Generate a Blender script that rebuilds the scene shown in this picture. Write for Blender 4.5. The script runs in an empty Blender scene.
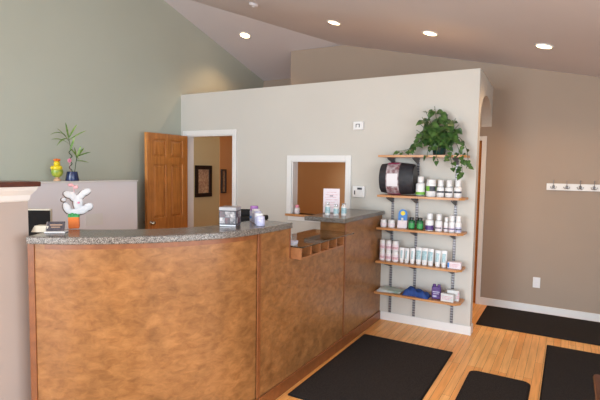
import bpy, bmesh, math, random
from mathutils import Vector, Matrix
random.seed(7)
S = bpy.context.scene
C = S.collection
PI = math.pi

# ------------------------------------------------------------------ materials
def lin(c):
    out = []
    for v in c:
        v = v/255
        out.append(v/12.92 if v <= .04045 else ((v+.055)/1.055)**2.4)
    return (*out, 1)
def mat(name, col, rough=.6, metal=0, noise=None, spec=.5, bump=None, emit=None, alpha=None, coat=0):
    """noise=(scale,(r,g,b) second colour, detail)"""
    m = bpy.data.materials.new(name); m.use_nodes = True
    nt = m.node_tree; b = nt.nodes['Principled BSDF']
    b.inputs['Base Color'].default_value = lin(col); b.inputs['Roughness'].default_value = rough
    b.inputs['Metallic'].default_value = metal; b.inputs['Specular IOR Level'].default_value = spec
    if coat: b.inputs['Coat Weight'].default_value = coat; b.inputs['Coat Roughness'].default_value = .15
    tc = nt.nodes.new('ShaderNodeTexCoord')
    if noise:
        n = nt.nodes.new('ShaderNodeTexNoise'); n.inputs['Scale'].default_value = noise[0]
        n.inputs['Detail'].default_value = noise[2] if len(noise) > 2 else 4
        nt.links.new(tc.outputs['Object'], n.inputs['Vector'])
        r = nt.nodes.new('ShaderNodeValToRGB')
        r.color_ramp.elements[0].position = .35; r.color_ramp.elements[1].position = .65
        r.color_ramp.elements[0].color = lin(col); r.color_ramp.elements[1].color = lin(noise[1])
        nt.links.new(n.outputs['Fac'], r.inputs['Fac']); nt.links.new(r.outputs['Color'], b.inputs['Base Color'])
    if bump:
        n2 = nt.nodes.new('ShaderNodeTexNoise'); n2.inputs['Scale'].default_value = bump[0]; n2.inputs['Detail'].default_value = 3
        nt.links.new(tc.outputs['Object'], n2.inputs['Vector'])
        bu = nt.nodes.new('ShaderNodeBump'); bu.inputs['Strength'].default_value = bump[1]; bu.inputs['Distance'].default_value = .004
        nt.links.new(n2.outputs['Fac'], bu.inputs['Height']); nt.links.new(bu.outputs['Normal'], b.inputs['Normal'])
    if emit:
        b.inputs['Emission Color'].default_value = lin(emit[0]); b.inputs['Emission Strength'].default_value = emit[1]
    if alpha is not None: b.inputs['Transmission Weight'].default_value = alpha
    return m

def wood(name, dark, light, stretch=(3, 3, 18), rough=.35, blotch=None, axis_scale=1, wav=.35, spec=.5):
    """grain: noise squeezed across the grain; blotch: big soft marks mixed over"""
    m = bpy.data.materials.new(name); m.use_nodes = True; nt = m.node_tree; b = nt.nodes['Principled BSDF']
    b.inputs['Roughness'].default_value = rough; b.inputs['Specular IOR Level'].default_value = spec
    tc = nt.nodes.new('ShaderNodeTexCoord'); mp = nt.nodes.new('ShaderNodeMapping')
    mp.inputs['Scale'].default_value = stretch; nt.links.new(tc.outputs['Object'], mp.inputs['Vector'])
    n = nt.nodes.new('ShaderNodeTexNoise'); n.inputs['Scale'].default_value = axis_scale
    n.inputs['Detail'].default_value = 6; n.inputs['Roughness'].default_value = .65; n.inputs['Distortion'].default_value = wav
    nt.links.new(mp.outputs['Vector'], n.inputs['Vector'])
    r = nt.nodes.new('ShaderNodeValToRGB'); r.color_ramp.elements[0].position = .3; r.color_ramp.elements[1].position = .7
    r.color_ramp.elements[0].color = lin(dark); r.color_ramp.elements[1].color = lin(light)
    nt.links.new(n.outputs['Fac'], r.inputs['Fac']); last = r.outputs['Color']
    if blotch:
        n2 = nt.nodes.new('ShaderNodeTexNoise'); n2.inputs['Scale'].default_value = blotch[0]
        n2.inputs['Detail'].default_value = 5; n2.inputs['Roughness'].default_value = .6; n2.inputs['Distortion'].default_value = .8
        nt.links.new(tc.outputs['Object'], n2.inputs['Vector'])
        r2 = nt.nodes.new('ShaderNodeValToRGB'); r2.color_ramp.elements[0].position = .36; r2.color_ramp.elements[1].position = .66
        r2.color_ramp.elements[0].color = (*[blotch[1]]*3, 1); r2.color_ramp.elements[1].color = (*[blotch[2]]*3, 1)
        nt.links.new(n2.outputs['Fac'], r2.inputs['Fac'])
        mx = nt.nodes.new('ShaderNodeMix'); mx.data_type = 'RGBA'; mx.blend_type = 'MULTIPLY'; mx.inputs[0].default_value = 1
        nt.links.new(last, mx.inputs[6]); nt.links.new(r2.outputs['Color'], mx.inputs[7]); last = mx.outputs[2]
    nt.links.new(last, b.inputs['Base Color'])
    return m

def floor_mat():
    m = bpy.data.materials.new('oak_strip_floor'); m.use_nodes = True; nt = m.node_tree; b = nt.nodes['Principled BSDF']
    L = nt.links.new
    b.inputs['Roughness'].default_value = .38; b.inputs['Specular IOR Level'].default_value = .35
    tc = nt.nodes.new('ShaderNodeTexCoord'); mp = nt.nodes.new('ShaderNodeMapping')
    mp.inputs['Rotation'].default_value = (0, 0, PI/2); L(tc.outputs['Object'], mp.inputs['Vector'])
    br = nt.nodes.new('ShaderNodeTexBrick'); br.offset = .37; br.offset_frequency = 3
    br.inputs['Scale'].default_value = 1; br.inputs['Brick Width'].default_value = .95; br.inputs['Row Height'].default_value = .058
    br.inputs['Mortar Size'].default_value = .0012; br.inputs['Mortar Smooth'].default_value = .3
    br.inputs['Color1'].default_value = lin((255, 200, 130)); br.inputs['Color2'].default_value = lin((242, 172, 98))
    br.inputs['Mortar'].default_value = lin((130, 76, 40)); L(mp.outputs['Vector'], br.inputs['Vector'])
    m2 = nt.nodes.new('ShaderNodeMapping'); m2.inputs['Scale'].default_value = (40, 3, 1); L(tc.outputs['Object'], m2.inputs['Vector'])
    n = nt.nodes.new('ShaderNodeTexNoise'); n.inputs['Scale'].default_value = 1; n.inputs['Detail'].default_value = 5; n.inputs['Distortion'].default_value = .5
    L(m2.outputs['Vector'], n.inputs['Vector'])
    r = nt.nodes.new('ShaderNodeValToRGB'); r.color_ramp.elements[0].position = .3; r.color_ramp.elements[1].position = .65
    r.color_ramp.elements[0].color = (.82, .78, .73, 1); r.color_ramp.elements[1].color = (1.05, 1.03, 1, 1)
    L(n.outputs['Fac'], r.inputs['Fac'])
    mx = nt.nodes.new('ShaderNodeMix'); mx.data_type = 'RGBA'; mx.blend_type = 'MULTIPLY'; mx.inputs[0].default_value = 1
    L(br.outputs['Color'], mx.inputs[6]); L(r.outputs['Color'], mx.inputs[7]); L(mx.outputs[2], b.inputs['Base Color'])
    return m

def granite():
    m = bpy.data.materials.new('speckled_granite'); m.use_nodes = True; nt = m.node_tree; b = nt.nodes['Principled BSDF']
    L = nt.links.new; b.inputs['Roughness'].default_value = .22
    tc = nt.nodes.new('ShaderNodeTexCoord')
    v = nt.nodes.new('ShaderNodeTexVoronoi'); v.inputs['Scale'].default_value = 300; L(tc.outputs['Object'], v.inputs['Vector'])
    sp = nt.nodes.new('ShaderNodeSeparateColor'); L(v.outputs['Color'], sp.inputs[0])
    r = nt.nodes.new('ShaderNodeValToRGB'); r.color_ramp.interpolation = 'CONSTANT'
    e = r.color_ramp.elements; e[0].color = lin((66, 61, 58)); e[0].position = 0
    e[1].position = .2; e[1].color = lin((108, 101, 95))
    for p, c in ((.45, (126, 119, 113)), (.7, (94, 87, 82)), (.85, (150, 144, 137))):
        x = e.new(p); x.color = lin(c)
    L(sp.outputs[0], r.inputs['Fac']); L(r.outputs['Color'], b.inputs['Base Color'])
    return m

def slots_mat():
    m = bpy.data.materials.new('slotted_steel'); m.use_nodes = True; nt = m.node_tree; b = nt.nodes['Principled BSDF']
    b.inputs['Roughness'].default_value = .45; b.inputs['Metallic'].default_value = .5
    tc = nt.nodes.new('ShaderNodeTexCoord'); w = nt.nodes.new('ShaderNodeTexWave'); w.bands_direction = 'Z'
    w.inputs['Scale'].default_value = 12.5; nt.links.new(tc.outputs['Object'], w.inputs['Vector'])
    r = nt.nodes.new('ShaderNodeValToRGB'); r.color_ramp.elements[0].position = .45; r.color_ramp.elements[1].position = .55
    r.color_ramp.elements[0].color = lin((96, 94, 98)); r.color_ramp.elements[1].color = lin((150, 148, 152))
    nt.links.new(w.outputs['Fac'], r.inputs['Fac']); nt.links.new(r.outputs['Color'], b.inputs['Base Color'])
    return m

M = dict(
    green=mat('sage_paint', (184, 187, 173), .75, noise=(1.2, (181, 184, 170)), bump=(90, .15)),
    part=mat('pale_greige_paint', (200, 195, 187), .75, noise=(1.2, (197, 192, 184)), bump=(90, .15)),
    half=mat('taupe_paint', (178, 164, 156), .75, noise=(1.2, (175, 161, 153))),
    tan=mat('hall_tan_paint', (190, 148, 104), .75, noise=(1.2, (186, 144, 100))),  # beige wall with the hall's warm light mixed into the colour
    ochre=mat('passage_ochre_paint', (200, 186, 148), .75, noise=(1.2, (196, 182, 144))),  # sage wall yellowed to carry the passage's warm light
    beige=mat('beige_paint', (160, 142, 126), .75, noise=(1.2, (157, 139, 123)), bump=(90, .15)),
    brownw=mat('warm_brown_paint', (204, 148, 98), .7, noise=(2, (200, 144, 94))),
    ceil=mat('ceiling_paint', (206, 200, 202), .85, noise=(1.5, (203, 197, 199)), bump=(70, .1)),
    lowwall=mat('pale_grey_paint', (228, 224, 228), .7, noise=(1.5, (225, 221, 225))),
    white=mat('white_trim_paint', (226, 224, 222), .4, noise=(3, (222, 220, 218))),
    whiteP=mat('white_plastic', (228, 226, 226), .35, noise=(20, (222, 220, 220))),
    cream=mat('cream_card', (222, 214, 196), .6, noise=(20, (214, 206, 188))),
    desk=wood('stained_birch_panel', (126, 82, 44), (164, 114, 68), (4, 4, 8), .29, blotch=(5.5, .78, 1.08), axis_scale=3.4, wav=.6, spec=.4),
    trim=wood('stained_trim_wood', (116, 66, 34), (140, 84, 46), (6, 6, 6), .35, axis_scale=3),
    cub=wood('cubby_wood', (132, 84, 50), (164, 110, 68), (8, 2, 8), .4, axis_scale=3),
    shelf=wood('pine_shelf_wood', (168, 108, 60), (204, 148, 92), (2, 30, 30), .35, axis_scale=2),
    door=wood('orange_stained_fir_door', (166, 100, 42), (212, 142, 74), (26, 26, 1.6), .35, axis_scale=1.5, blotch=(5, .85, 1.05)),
    cap=wood('dark_cap_wood', (70, 34, 22), (96, 48, 30), (6, 2, 6), .35, axis_scale=4),
    chairw=wood('brown_chair_wood', (72, 34, 18), (100, 50, 26), (6, 6, 3), .3, axis_scale=4),
    floor=floor_mat(), granite=granite(), slots=slots_mat(),
    steel=mat('brushed_steel', (150, 148, 150), .35, .9, noise=(40, (138, 136, 138))),
    bracket=mat('grey_bracket_paint', (92, 90, 94), .5, .3, noise=(40, (80, 78, 82))),
    brass=mat('satin_nickel', (186, 176, 160), .25, 1, noise=(40, (176, 166, 150))),
    black=mat('black_plastic', (22, 21, 24), .35, noise=(30, (28, 27, 30))),
    blackf=mat('black_quilted_fabric', (30, 28, 34), .55, noise=(30, (40, 38, 44)), bump=(60, .5)),
    mat=mat('charcoal_mat_pile', (36, 33, 33), .95, noise=(260, (62, 57, 54), 2), bump=(300, .8), spec=.1),
    matedge=mat('black_rubber_edge', (24, 22, 22), .8, noise=(30, (28, 26, 26)), spec=.2),
    glass=mat('smoked_glass', (226, 210, 180), .04, noise=(2, (228, 212, 182)), alpha=.96),
    clear=mat('clear_acrylic', (240, 244, 246), .05, noise=(2, (238, 242, 244)), alpha=.9),
    lamp=mat('lamp_lens', (255, 236, 200), .5, emit=((255, 222, 170), 9)),
    teal=mat('teal_print', (128, 168, 176), .4, noise=(60, (180, 202, 206))),
    pink=mat('pink_print', (196, 150, 164), .45, noise=(60, (224, 190, 194))),
    pinkp=mat('pale_pink_paper', (222, 210, 216), .6, noise=(40, (228, 216, 222))),
    dkprint=mat('dark_print', (50, 50, 60), .5, noise=(60, (70, 70, 80))),
    greenp=mat('lime_print', (118, 178, 52), .45, noise=(40, (100, 160, 44))),
    greenb=mat('dark_green_plastic', (20, 84, 44), .35, noise=(30, (26, 100, 52))),
    greenl=mat('green_label', (48, 140, 74), .5, noise=(50, (70, 160, 90))),
    purple=mat('purple_print', (74, 48, 110), .4, noise=(40, (92, 62, 128))),
    lilac=mat('lilac_plastic', (148, 96, 168), .4, noise=(40, (162, 112, 180))),
    palel=mat('pale_lilac_plastic', (196, 194, 214), .35, noise=(60, (170, 170, 200))),
    blue=mat('royal_blue_cloth', (22, 52, 112), .7, noise=(24, (32, 70, 138)), bump=(50, .5)),
    bluep=mat('blue_print', (46, 116, 190), .45, noise=(30, (60, 130, 200))),
    yellow=mat('yellow_glaze', (236, 208, 40), .35, noise=(14, (220, 196, 30))),
    ygreen=mat('green_yellow_glaze', (110, 150, 50), .35, noise=(16, (214, 206, 80))),
    orange=mat('orange_glaze', (232, 122, 40), .45, noise=(20, (222, 108, 34))),
    peach=mat('peach_ceramic', (220, 176, 140), .5, noise=(20, (212, 168, 132))),
    rose=mat('rose_petal', (226, 130, 160), .6, noise=(30, (236, 160, 180))),
    palerose=mat('pale_rose_ribbon', (214, 168, 172), .6, noise=(30, (206, 150, 156))),
    bunnyw=mat('bunny_white_paint', (206, 206, 208), .6, noise=(20, (198, 198, 202))),
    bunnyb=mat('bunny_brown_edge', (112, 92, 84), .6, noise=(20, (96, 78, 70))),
    lidgrey=mat('grey_translucent_plastic', (150, 146, 148), .3, noise=(20, (138, 134, 136))),
    pa=mat('dark_photo', (30, 24, 30), .3, noise=(45, (150, 140, 140))), pb=mat('reddish_photo', (92, 34, 40), .3, noise=(45, (40, 28, 32))), pc=mat('light_photo', (190, 182, 180), .3, noise=(45, (60, 48, 52))),
    potblue=mat('blue_glazed_pot', (34, 46, 84), .25, noise=(16, (44, 60, 104))),
    potteal=mat('teal_glazed_pot', (8, 44, 42), .25, noise=(16, (12, 58, 56))),
    leaf=mat('pothos_leaf', (34, 62, 28), .45, noise=(22, (78, 112, 50))),
    bleaf=mat('bamboo_leaf', (86, 124, 52), .5, noise=(30, (140, 168, 84))),
    bstem=mat('bamboo_stalk', (44, 62, 34), .45, noise=(40, (70, 92, 50))),
    soil=mat('potting_soil', (48, 34, 24), .95, noise=(80, (64, 48, 34))),
    magenta=mat('magenta_print', (150, 28, 80), .4, noise=(30, (164, 40, 92))),
    photo=mat('printed_photo', (190, 180, 184), .35, noise=(26, (120, 78, 84), 5)),
    artw=mat('faded_print', (150, 110, 90), .55, noise=(45, (196, 170, 140), 6)),
    frame=mat('dark_picture_frame', (30, 18, 14), .4, noise=(20, (40, 26, 20))),
    collage=mat('photo_collage', (176, 168, 168), .3, noise=(34, (48, 30, 34), 3)),
    paper=mat('white_paper', (214, 214, 212), .6, noise=(20, (206, 206, 204))),
    magz=mat('pale_green_magazine', (206, 208, 204), .45, noise=(14, (160, 186, 168), 3)),
    cardd=mat('dark_business_card', (48, 44, 52), .35, noise=(50, (84, 74, 80))),
)

# ------------------------------------------------------------------ helpers
def obj(name, bm, m, parent=None, smooth=False, label=None):
    bmesh.ops.recalc_face_normals(bm, faces=bm.faces[:])
    me = bpy.data.meshes.new(name); bm.to_mesh(me); bm.free()
    me.materials.append(m)
    if smooth:
        for p in me.polygons: p.use_smooth = True
    o = bpy.data.objects.new(name, me); C.objects.link(o)
    if parent is not None: o.parent = parent
    if label: o['label'] = label
    return o
def smooth_angle(o, deg=40):
    me = o.data
    for p in me.polygons: p.use_smooth = True
    bm = bmesh.new(); bm.from_mesh(me)
    for e in bm.edges:
        e.smooth = not (len(e.link_faces) == 2 and e.calc_face_angle(0) > math.radians(deg))
    bm.to_mesh(me); bm.free(); return o
def thing(name, label, cat, loc=(0, 0, 0), rz=0, group=None):
    o = bpy.data.objects.new(name, None); C.objects.link(o); o.empty_display_size = .05
    o.location = loc; o.rotation_euler = (0, 0, rz); o['label'] = label; o['category'] = cat
    if group: o['group'] = group
    return o
def tag(o, label, cat, group=None):
    o['label'] = label; o['category'] = cat
    if group: o['group'] = group
    return o
def struct(name, bm, m, parent=None, smooth=False):
    o = obj(name, bm, m, parent, smooth)
    if parent is None: o['kind'] = 'structure'
    return o
def B(): return bmesh.new()
def box(bm, x0, x1, y0, y1, z0, z1, bev=0, mtx=None):
    vs = [bm.verts.new((x, y, z)) for z in (z0, z1) for y in (y0, y1) for x in (x0, x1)]
    fs = [bm.faces.new([vs[i] for i in f]) for f in ((0, 2, 3, 1), (4, 5, 7, 6), (0, 1, 5, 4), (2, 6, 7, 3), (0, 4, 6, 2), (1, 3, 7, 5))]
    if bev:
        es = list({e for f in fs for e in f.edges})
        r = bmesh.ops.bevel(bm, geom=es, offset=bev, segments=2, affect='EDGES', profile=.5)
        vs = list({v for f in r['faces'] for v in f.verts} | {v for v in vs if v.is_valid})
    if mtx is not None: bmesh.ops.transform(bm, matrix=mtx, verts=vs)
    return bm
def prism(bm, pts, z0, z1):
    lo = [bm.verts.new((x, y, z0)) for x, y in pts]; hi = [bm.verts.new((x, y, z1)) for x, y in pts]
    n = len(pts); bm.faces.new(lo[::-1]); bm.faces.new(hi)
    for i in range(n): bm.faces.new((lo[i], lo[(i+1) % n], hi[(i+1) % n], hi[i]))
    return bm
def solid(bm, pts, vec):
    """polygon pts (3D) extruded by vec"""
    a = [bm.verts.new(p) for p in pts]; b = [bm.verts.new(Vector(p)+Vector(vec)) for p in pts]
    n = len(pts); bm.faces.new(a[::-1]); bm.faces.new(b)
    for i in range(n): bm.faces.new((a[i], a[(i+1) % n], b[(i+1) % n], b[i]))
    return bm
def lathe(bm, prof, n=20, cx=0, cy=0, ring=False, mtx=None):
    rings = []
    for r, z in prof:
        if r < 1e-6: rings.append([bm.verts.new((cx, cy, z))])
        else: rings.append([bm.verts.new((cx+r*math.cos(2*PI*i/n), cy+r*math.sin(2*PI*i/n), z)) for i in range(n)])
    pairs = list(zip(rings, rings[1:])) + ([(rings[-1], rings[0])] if ring else [])
    for a, b in pairs:
        for i in range(n):
            j = (i+1) % n
            if len(a) == 1 and len(b) == 1: continue
            if len(a) == 1: bm.faces.new((a[0], b[i], b[j]))
            elif len(b) == 1: bm.faces.new((a[i], a[j], b[0]))
            else: bm.faces.new((a[i], a[j], b[j], b[i]))
    if mtx is not None: bmesh.ops.transform(bm, matrix=mtx, verts=[v for r in rings for v in r])
    return bm
def ellipsoid(bm, c, r, n=14):
    mt = Matrix.Translation(c) @ Matrix.Diagonal((*r, 1))
    bmesh.ops.create_uvsphere(bm, u_segments=n, v_segments=n//2+2, radius=1, matrix=mt); return bm
def tube(bm, pts, r, n=8):
    pts = [Vector(p) for p in pts]; rings = []
    for i, p in enumerate(pts):
        d = (pts[min(i+1, len(pts)-1)]-pts[max(i-1, 0)]).normalized()
        a = d.cross(Vector((0, 0, 1)) if abs(d.z) < .9 else Vector((1, 0, 0))).normalized(); b = d.cross(a)
        rr = r[i] if isinstance(r, (list, tuple)) else r
        rings.append([bm.verts.new(p+a*rr*math.cos(2*PI*k/n)+b*rr*math.sin(2*PI*k/n)) for k in range(n)])
    for q, s in zip(rings, rings[1:]):
        for k in range(n): bm.faces.new((q[k], q[(k+1) % n], s[(k+1) % n], s[k]))
    bm.faces.new(rings[0][::-1]); bm.faces.new(rings[-1]); return bm
def dup(root, loc, rz=None, label=None):
    r = root.copy(); C.objects.link(r); r.location = loc
    if rz is not None: r.rotation_euler = (0, 0, rz)
    if label: r['label'] = label
    for ch in list(root.children):
        c = ch.copy(); C.objects.link(c); c.parent = r
        for g in list(ch.children):
            d = g.copy(); C.objects.link(d); d.parent = c
    return r

# ------------------------------------------------------------------ room numbers (metres)
XL, XR = -4.45, 2.2          # left / right walls
YF = -4.4                    # wall behind the viewer
YW = 4.516                   # face of the partition
YR = 5.66                    # back wall with the coat hooks
YH = 6.4                     # end of the little hall
TP = 2.48                    # top of the partition
def zB(x, y): return 2.85-.228*x-.05*y
def zA(y): return 4.80-.285*y
# floor
struct('floor', box(B(), XL-.1, XR+.1, YF-.1, YH+.1, -.12, 0), M['floor'])
# ceiling, two sloping planes meeting on a hip
bm = B()
hip0, hip1 = (XL, 3.9808), (-1.956, YH)
hip0z, hip1z = zB(*hip0), zB(*hip1)
e = .1
solid(bm, [(XR+e, YF-e, zB(XR+e, YF-e)), (XR+e, YH+e, zB(XR+e, YH+e)), (-1.853, YH+e, zB(-1.853, YH+e)), (XL-e, 3.8838, zB(XL-e, 3.8838)), (XL-e, YF-e, zB(XL-e, YF-e))], (0, 0, .12))
solid(bm, [(XL-e, 3.8838, zA(3.8838)), (-1.853, YH+e, zA(YH+e)), (XL-e, YH+e, zA(YH+e))], (0, 0, .12))
struct('ceiling', bm, M['ceil'])
# left wall
pl = [(XL, YF, 0), (XL, YH, 0), (XL, YH, zA(YH)), (XL, 3.98, zA(3.98)), (XL, YF, zB(XL, YF))]
struct('wall_left', solid(B(), pl, (-.1, 0, 0)), M['green'])
# warm brown stretch of the passage behind the doorway
struct('wall_passage', box(B(), XL, XL+.02, 5.285, YH, 0, 2.42), M['brownw'])
struct('wall_entry', box(B(), XL, XL+.01, 4.627, 5.285, 0, 2.42), M['ochre'])  # thin panel added; warm lamp light on the green wall put into its colour
struct('wall_hall', box(B(), -3.40, -1.80, YR-.012, YR, 0, 2.42), M['tan'])  # overlay on the beige wall, coloured as if lit by the hall lamps
# far end of passage, with the return beside it
struct('wall_far', solid(B(), [(XL-.1, YH, 0), (XR, YH, 0), (XR, YH, zB(XR, YH)), (-1.956, YH, hip1z), (XL-.1, YH, zA(YH))], (0, .1, 0)), M['beige'])
# back wall (door opening at its left part)
bm = B()
dx0, dx1, dz = -1.68, -.888, 1.895
solid(bm, [(-3.47, YR, 0), (dx0, YR, 0), (dx0, YR, zB(dx0, YR)), (-2.66, YR, zB(-2.66, YR)), (-3.47, YR, zA(YR))], (0, .12, 0))
solid(bm, [(dx0, YR, dz), (dx1, YR, dz), (dx1, YR, zB(dx1, YR)), (dx0, YR, zB(dx0, YR))], (0, .12, 0))
solid(bm, [(dx1, YR, 0), (XR, YR, 0), (XR, YR, zB(XR, YR)), (dx1, YR, zB(dx1, YR))], (0, .12, 0))
solid(bm, [(-3.47, YR+.12, 0), (-3.47, YH, 0), (-3.47, YH, zA(YH)), (-3.47, YR+.12, zA(YR+.12))], (.12, 0, 0))
struct('wall_back', bm, M['beige'])
# wooden door + casing in the back wall
d2 = struct('door_2', box(B(), dx0, dx1, YR+.02, YR+.06, 0, dz), M['door'])
bm = B()
for (a, b2, c, d) in ((dx0-.05, dx0, 0, dz+.05), (dx1, dx1+.05, 0, dz+.05), (dx0, dx1, dz, dz+.05)): box(bm, a, b2, YR-.018, YR, c, d, .003)
obj('door_casing', bm, M['white'], d2)
# right wall with tall window, front wall with wide windows (daylight)
bm = B()
wz0, wz1 = .5, 2.05
ry0, ry1 = -2.6, 2.6
solid(bm, [(XR, YF, 0), (XR, ry0, 0), (XR, ry0, zB(XR, ry0)), (XR, YF, zB(XR, YF))], (.1, 0, 0))
solid(bm, [(XR, ry1, 0), (XR, YH, 0), (XR, YH, zB(XR, YH)), (XR, ry1, zB(XR, ry1))], (.1, 0, 0))
solid(bm, [(XR, ry0, 0), (XR, ry1, 0), (XR, ry1, wz0), (XR, ry0, wz0)], (.1, 0, 0))
solid(bm, [(XR, ry0, wz1), (XR, ry1, wz1), (XR, ry1, zB(XR, ry1)), (XR, ry0, zB(XR, ry0))], (.1, 0, 0))
struct('wall_right', bm, M['beige'])
bm = B()
def fpan(x0, x1, z0, z1=None):
    solid(bm, [(x0, YF, z0), (x1, YF, z0), (x1, YF, z1 if z1 is not None else zB(x1, YF)), (x0, YF, z1 if z1 is not None else zB(x0, YF))], (0, -.1, 0))
fpan(XL, -3.6, 0); fpan(1.6, XR, 0); fpan(-3.6, 1.6, 0, .5); fpan(-3.6, -1.1, 3.0); fpan(-1.1, -.9, .5); fpan(-.9, 1.6, 2.3)
struct('wall_front', bm, M['part'])
for i, (a, b2, tz) in enumerate(((-3.6, -1.1, 3.0), (-.9, 1.6, 2.3))):
    bm = B(); box(bm, a, b2, YF-.06, YF-.02, .5, .56); box(bm, a, b2, YF-.06, YF-.02, tz-.06, tz)
    for xx in (a, (a+b2)/2-.03, b2-.06): box(bm, xx, xx+.06, YF-.06, YF-.02, .56, tz-.06)
    w = struct('window_%d' % (i+1), bm, M['white'])
bm = B(); box(bm, XR+.02, XR+.06, ry0, ry1, wz0, wz0+.06); box(bm, XR+.02, XR+.06, ry0, ry1, wz1-.06, wz1)
for yy in (ry0, (ry0+ry1)/2-.03, ry1-.06): box(bm, XR+.02, XR+.06, yy, yy+.06, wz0+.06, wz1-.06)
struct('window_3', bm, M['white'])

# partition wall with doorway and pass-through, top open
PX1 = -.75
bm = B()
DX0, DX1, DZ = -4.345, -3.58, 1.95
VX0, VX1, VZ0, VZ1 = -2.735, -2.06, 1.03, 1.632
YB = YW+.11
for (a, b2, c, d) in ((XL, DX0, 0, TP), (DX0, DX1, DZ, TP), (DX1, VX0, 0, TP), (VX0, VX1, 0, VZ0), (VX0, VX1, VZ1, TP), (VX1, PX1, 0, TP)):
    box(bm, a, b2, YW, YB, c, d)
bmesh.ops.remove_doubles(bm, verts=bm.verts[:], dist=1e-5)
struct('wall_partition', bm, M['part'])
# archway wall between partition and back wall
bm = B()
ya, yb, zs, hh = YB, 5.652, 2.05, .262
ym, aa = (ya+yb)/2, (yb-ya)/2
poly = [(YB, TP), (YB, zs)]
arc = [(ym-aa*math.cos(PI*k/24), zs+hh*math.sin(PI*k/24)) for k in range(25)]
for (y0, z0), (y1, z1) in zip(arc, arc[1:]):
    solid(bm, [(PX1, y0, z0), (PX1, y1, z1), (PX1, y1, TP), (PX1, y0, TP)], (-.11, 0, 0))
box(bm, PX1-.11, PX1, yb, YR, zs, TP)
bmesh.ops.remove_doubles(bm, verts=bm.verts[:], dist=1e-5)
for v in bm.verts: v.co.x -= .045*(v.co.y-YB)/(YR-YB)   # this wall runs slightly out of square
struct('wall_archway', bm, M['part'])
# baseboards
bm = B(); box(bm, -1.64, PX1+.012, YW-.012, YW, 0, .085, .003); box(bm, PX1, PX1+.012, YW, YB, 0, .085, .003); struct('baseboard_partition', bm, M['white'])
bm = B(); box(bm, -.84, XR, YR-.014, YR, 0, .085, .003); struct('baseboard_back', bm, M['white'])
bm = B(); box(bm, DX1+.06, -1.75, YW-.012, YW, 0, .085, .003); struct('baseboard_office', bm, M['white'])
bm = B(); box(bm, XL, XL+.012, 4.65, 5.28, 0, .085, .003); struct('baseboard_passage', bm, M['white'])

# doorway casing + open six panel door
bm = B(); cw = .058
box(bm, DX0-cw, DX0, YW-.018, YW, 0, DZ+cw, .003); box(bm, DX1, DX1+cw, YW-.018, YW, 0, DZ+cw, .003); box(bm, DX0, DX1, YW-.018, YW, DZ, DZ+cw, .003)
box(bm, DX0, DX0+.015, YW, YB, 0, DZ); box(bm, DX1-.015, DX1, YW, YB, 0, DZ); box(bm, DX0+.015, DX1-.015, YW, YB, DZ-.015, DZ)
struct('trim_1', bm, M['white'])
dl = math.hypot(.06, .715)
droot = bpy.data.objects.new('door_1', None); C.objects.link(droot); droot['kind'] = 'structure'
droot.location = (DX0+.012, YW-.022, 0); droot.rotation_euler = (0, 0, math.atan2(-.715, .05))
# local x runs from hinge to free edge, local +y side faces the reception room
DW = .715; T = .02
bm = B()
st, rl = .1, .11
def dbox(a, b2, c, d, t=T): box(bm, a, b2, -t, t, c, d, .002)
dbox(0, st, .01, 1.94); dbox(DW-st, DW, .01, 1.94); dbox(DW/2-.045, DW/2+.045, .01, 1.94)
for z0, z1 in ((.01, .22), (.76, .92), (1.57, 1.66), (1.87, 1.94)): dbox(st, DW/2-.045, z0, z1); dbox(DW/2+.045, DW-st, z0, z1)
obj('door_frame', bm, M['door'], droot)
for x0, x1 in ((st, DW/2-.045), (DW/2+.045, DW-st)):
    for z0, z1 in ((.22, .76), (.92, 1.57), (1.66, 1.87)):
        bm = B(); box(bm, x0-.003, x1+.003, -.006, .006, z0-.003, z1+.003)
        for s in (-1, 1):
            i0, i1 = .012, .036
            a = [(x0+i0, s*.006, z0+i0), (x1-i0, s*.006, z0+i0), (x1-i0, s*.006, z1-i0), (x0+i0, s*.006, z1-i0)]
            b_ = [(x0+i1, s*.016, z0+i1), (x1-i1, s*.016, z0+i1), (x1-i1, s*.016, z1-i1), (x0+i1, s*.016, z1-i1)]
            va = [bm.verts.new(p) for p in a]; vb = [bm.verts.new(p) for p in b_]
            bm.faces.new(vb); bm.faces.new(va[::-1])
            for i in range(4): bm.faces.new((va[i], va[(i+1) % 4], vb[(i+1) % 4], vb[i]))
        obj('door_panel', bm, M['door'], droot)
for s in (-1, 1):
    mt = Matrix.Translation((DW-.055, 0, .875)) @ Matrix.Rotation(-s*PI/2, 4, 'X')
    bm = lathe(B(), [(0, .02), (.026, .02), (.026, .026), (.01, .028), (.01, .045), (.022, .055), (.026, .068), (.018, .08), (0, .083)], 18, mtx=mt)
    obj('door_knob', bm, M['brass'], droot, True)

# pass-through casing, reveal, wooden sill
bm = B(); cw = .06
box(bm, VX0-cw, VX0, YW-.018, YW, VZ0, VZ1+cw, .003); box(bm, VX1, VX1+cw, YW-.018, YW, VZ0, VZ1+cw, .003); box(bm, VX0, VX1, YW-.018, YW, VZ1, VZ1+cw, .003)
box(bm, VX0, VX0+.012, YW, YB, VZ0, VZ1); box(bm, VX1-.012, VX1, YW, YB, VZ0, VZ1); box(bm, VX0+.012, VX1-.012, YW, YB, VZ1-.012, VZ1)
w4 = struct('window_4', bm, M['white'])
obj('window_sill', box(B(), VX0-.06, VX1+.06, YW-.045, YB+.02, VZ0-.025, VZ0, .004), M['shelf'], w4)
obj('apron', box(B(), VX0-.04, VX1+.04, YW-.015, YW, VZ0-.075, VZ0-.026, .003), M['white'], w4)

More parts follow.
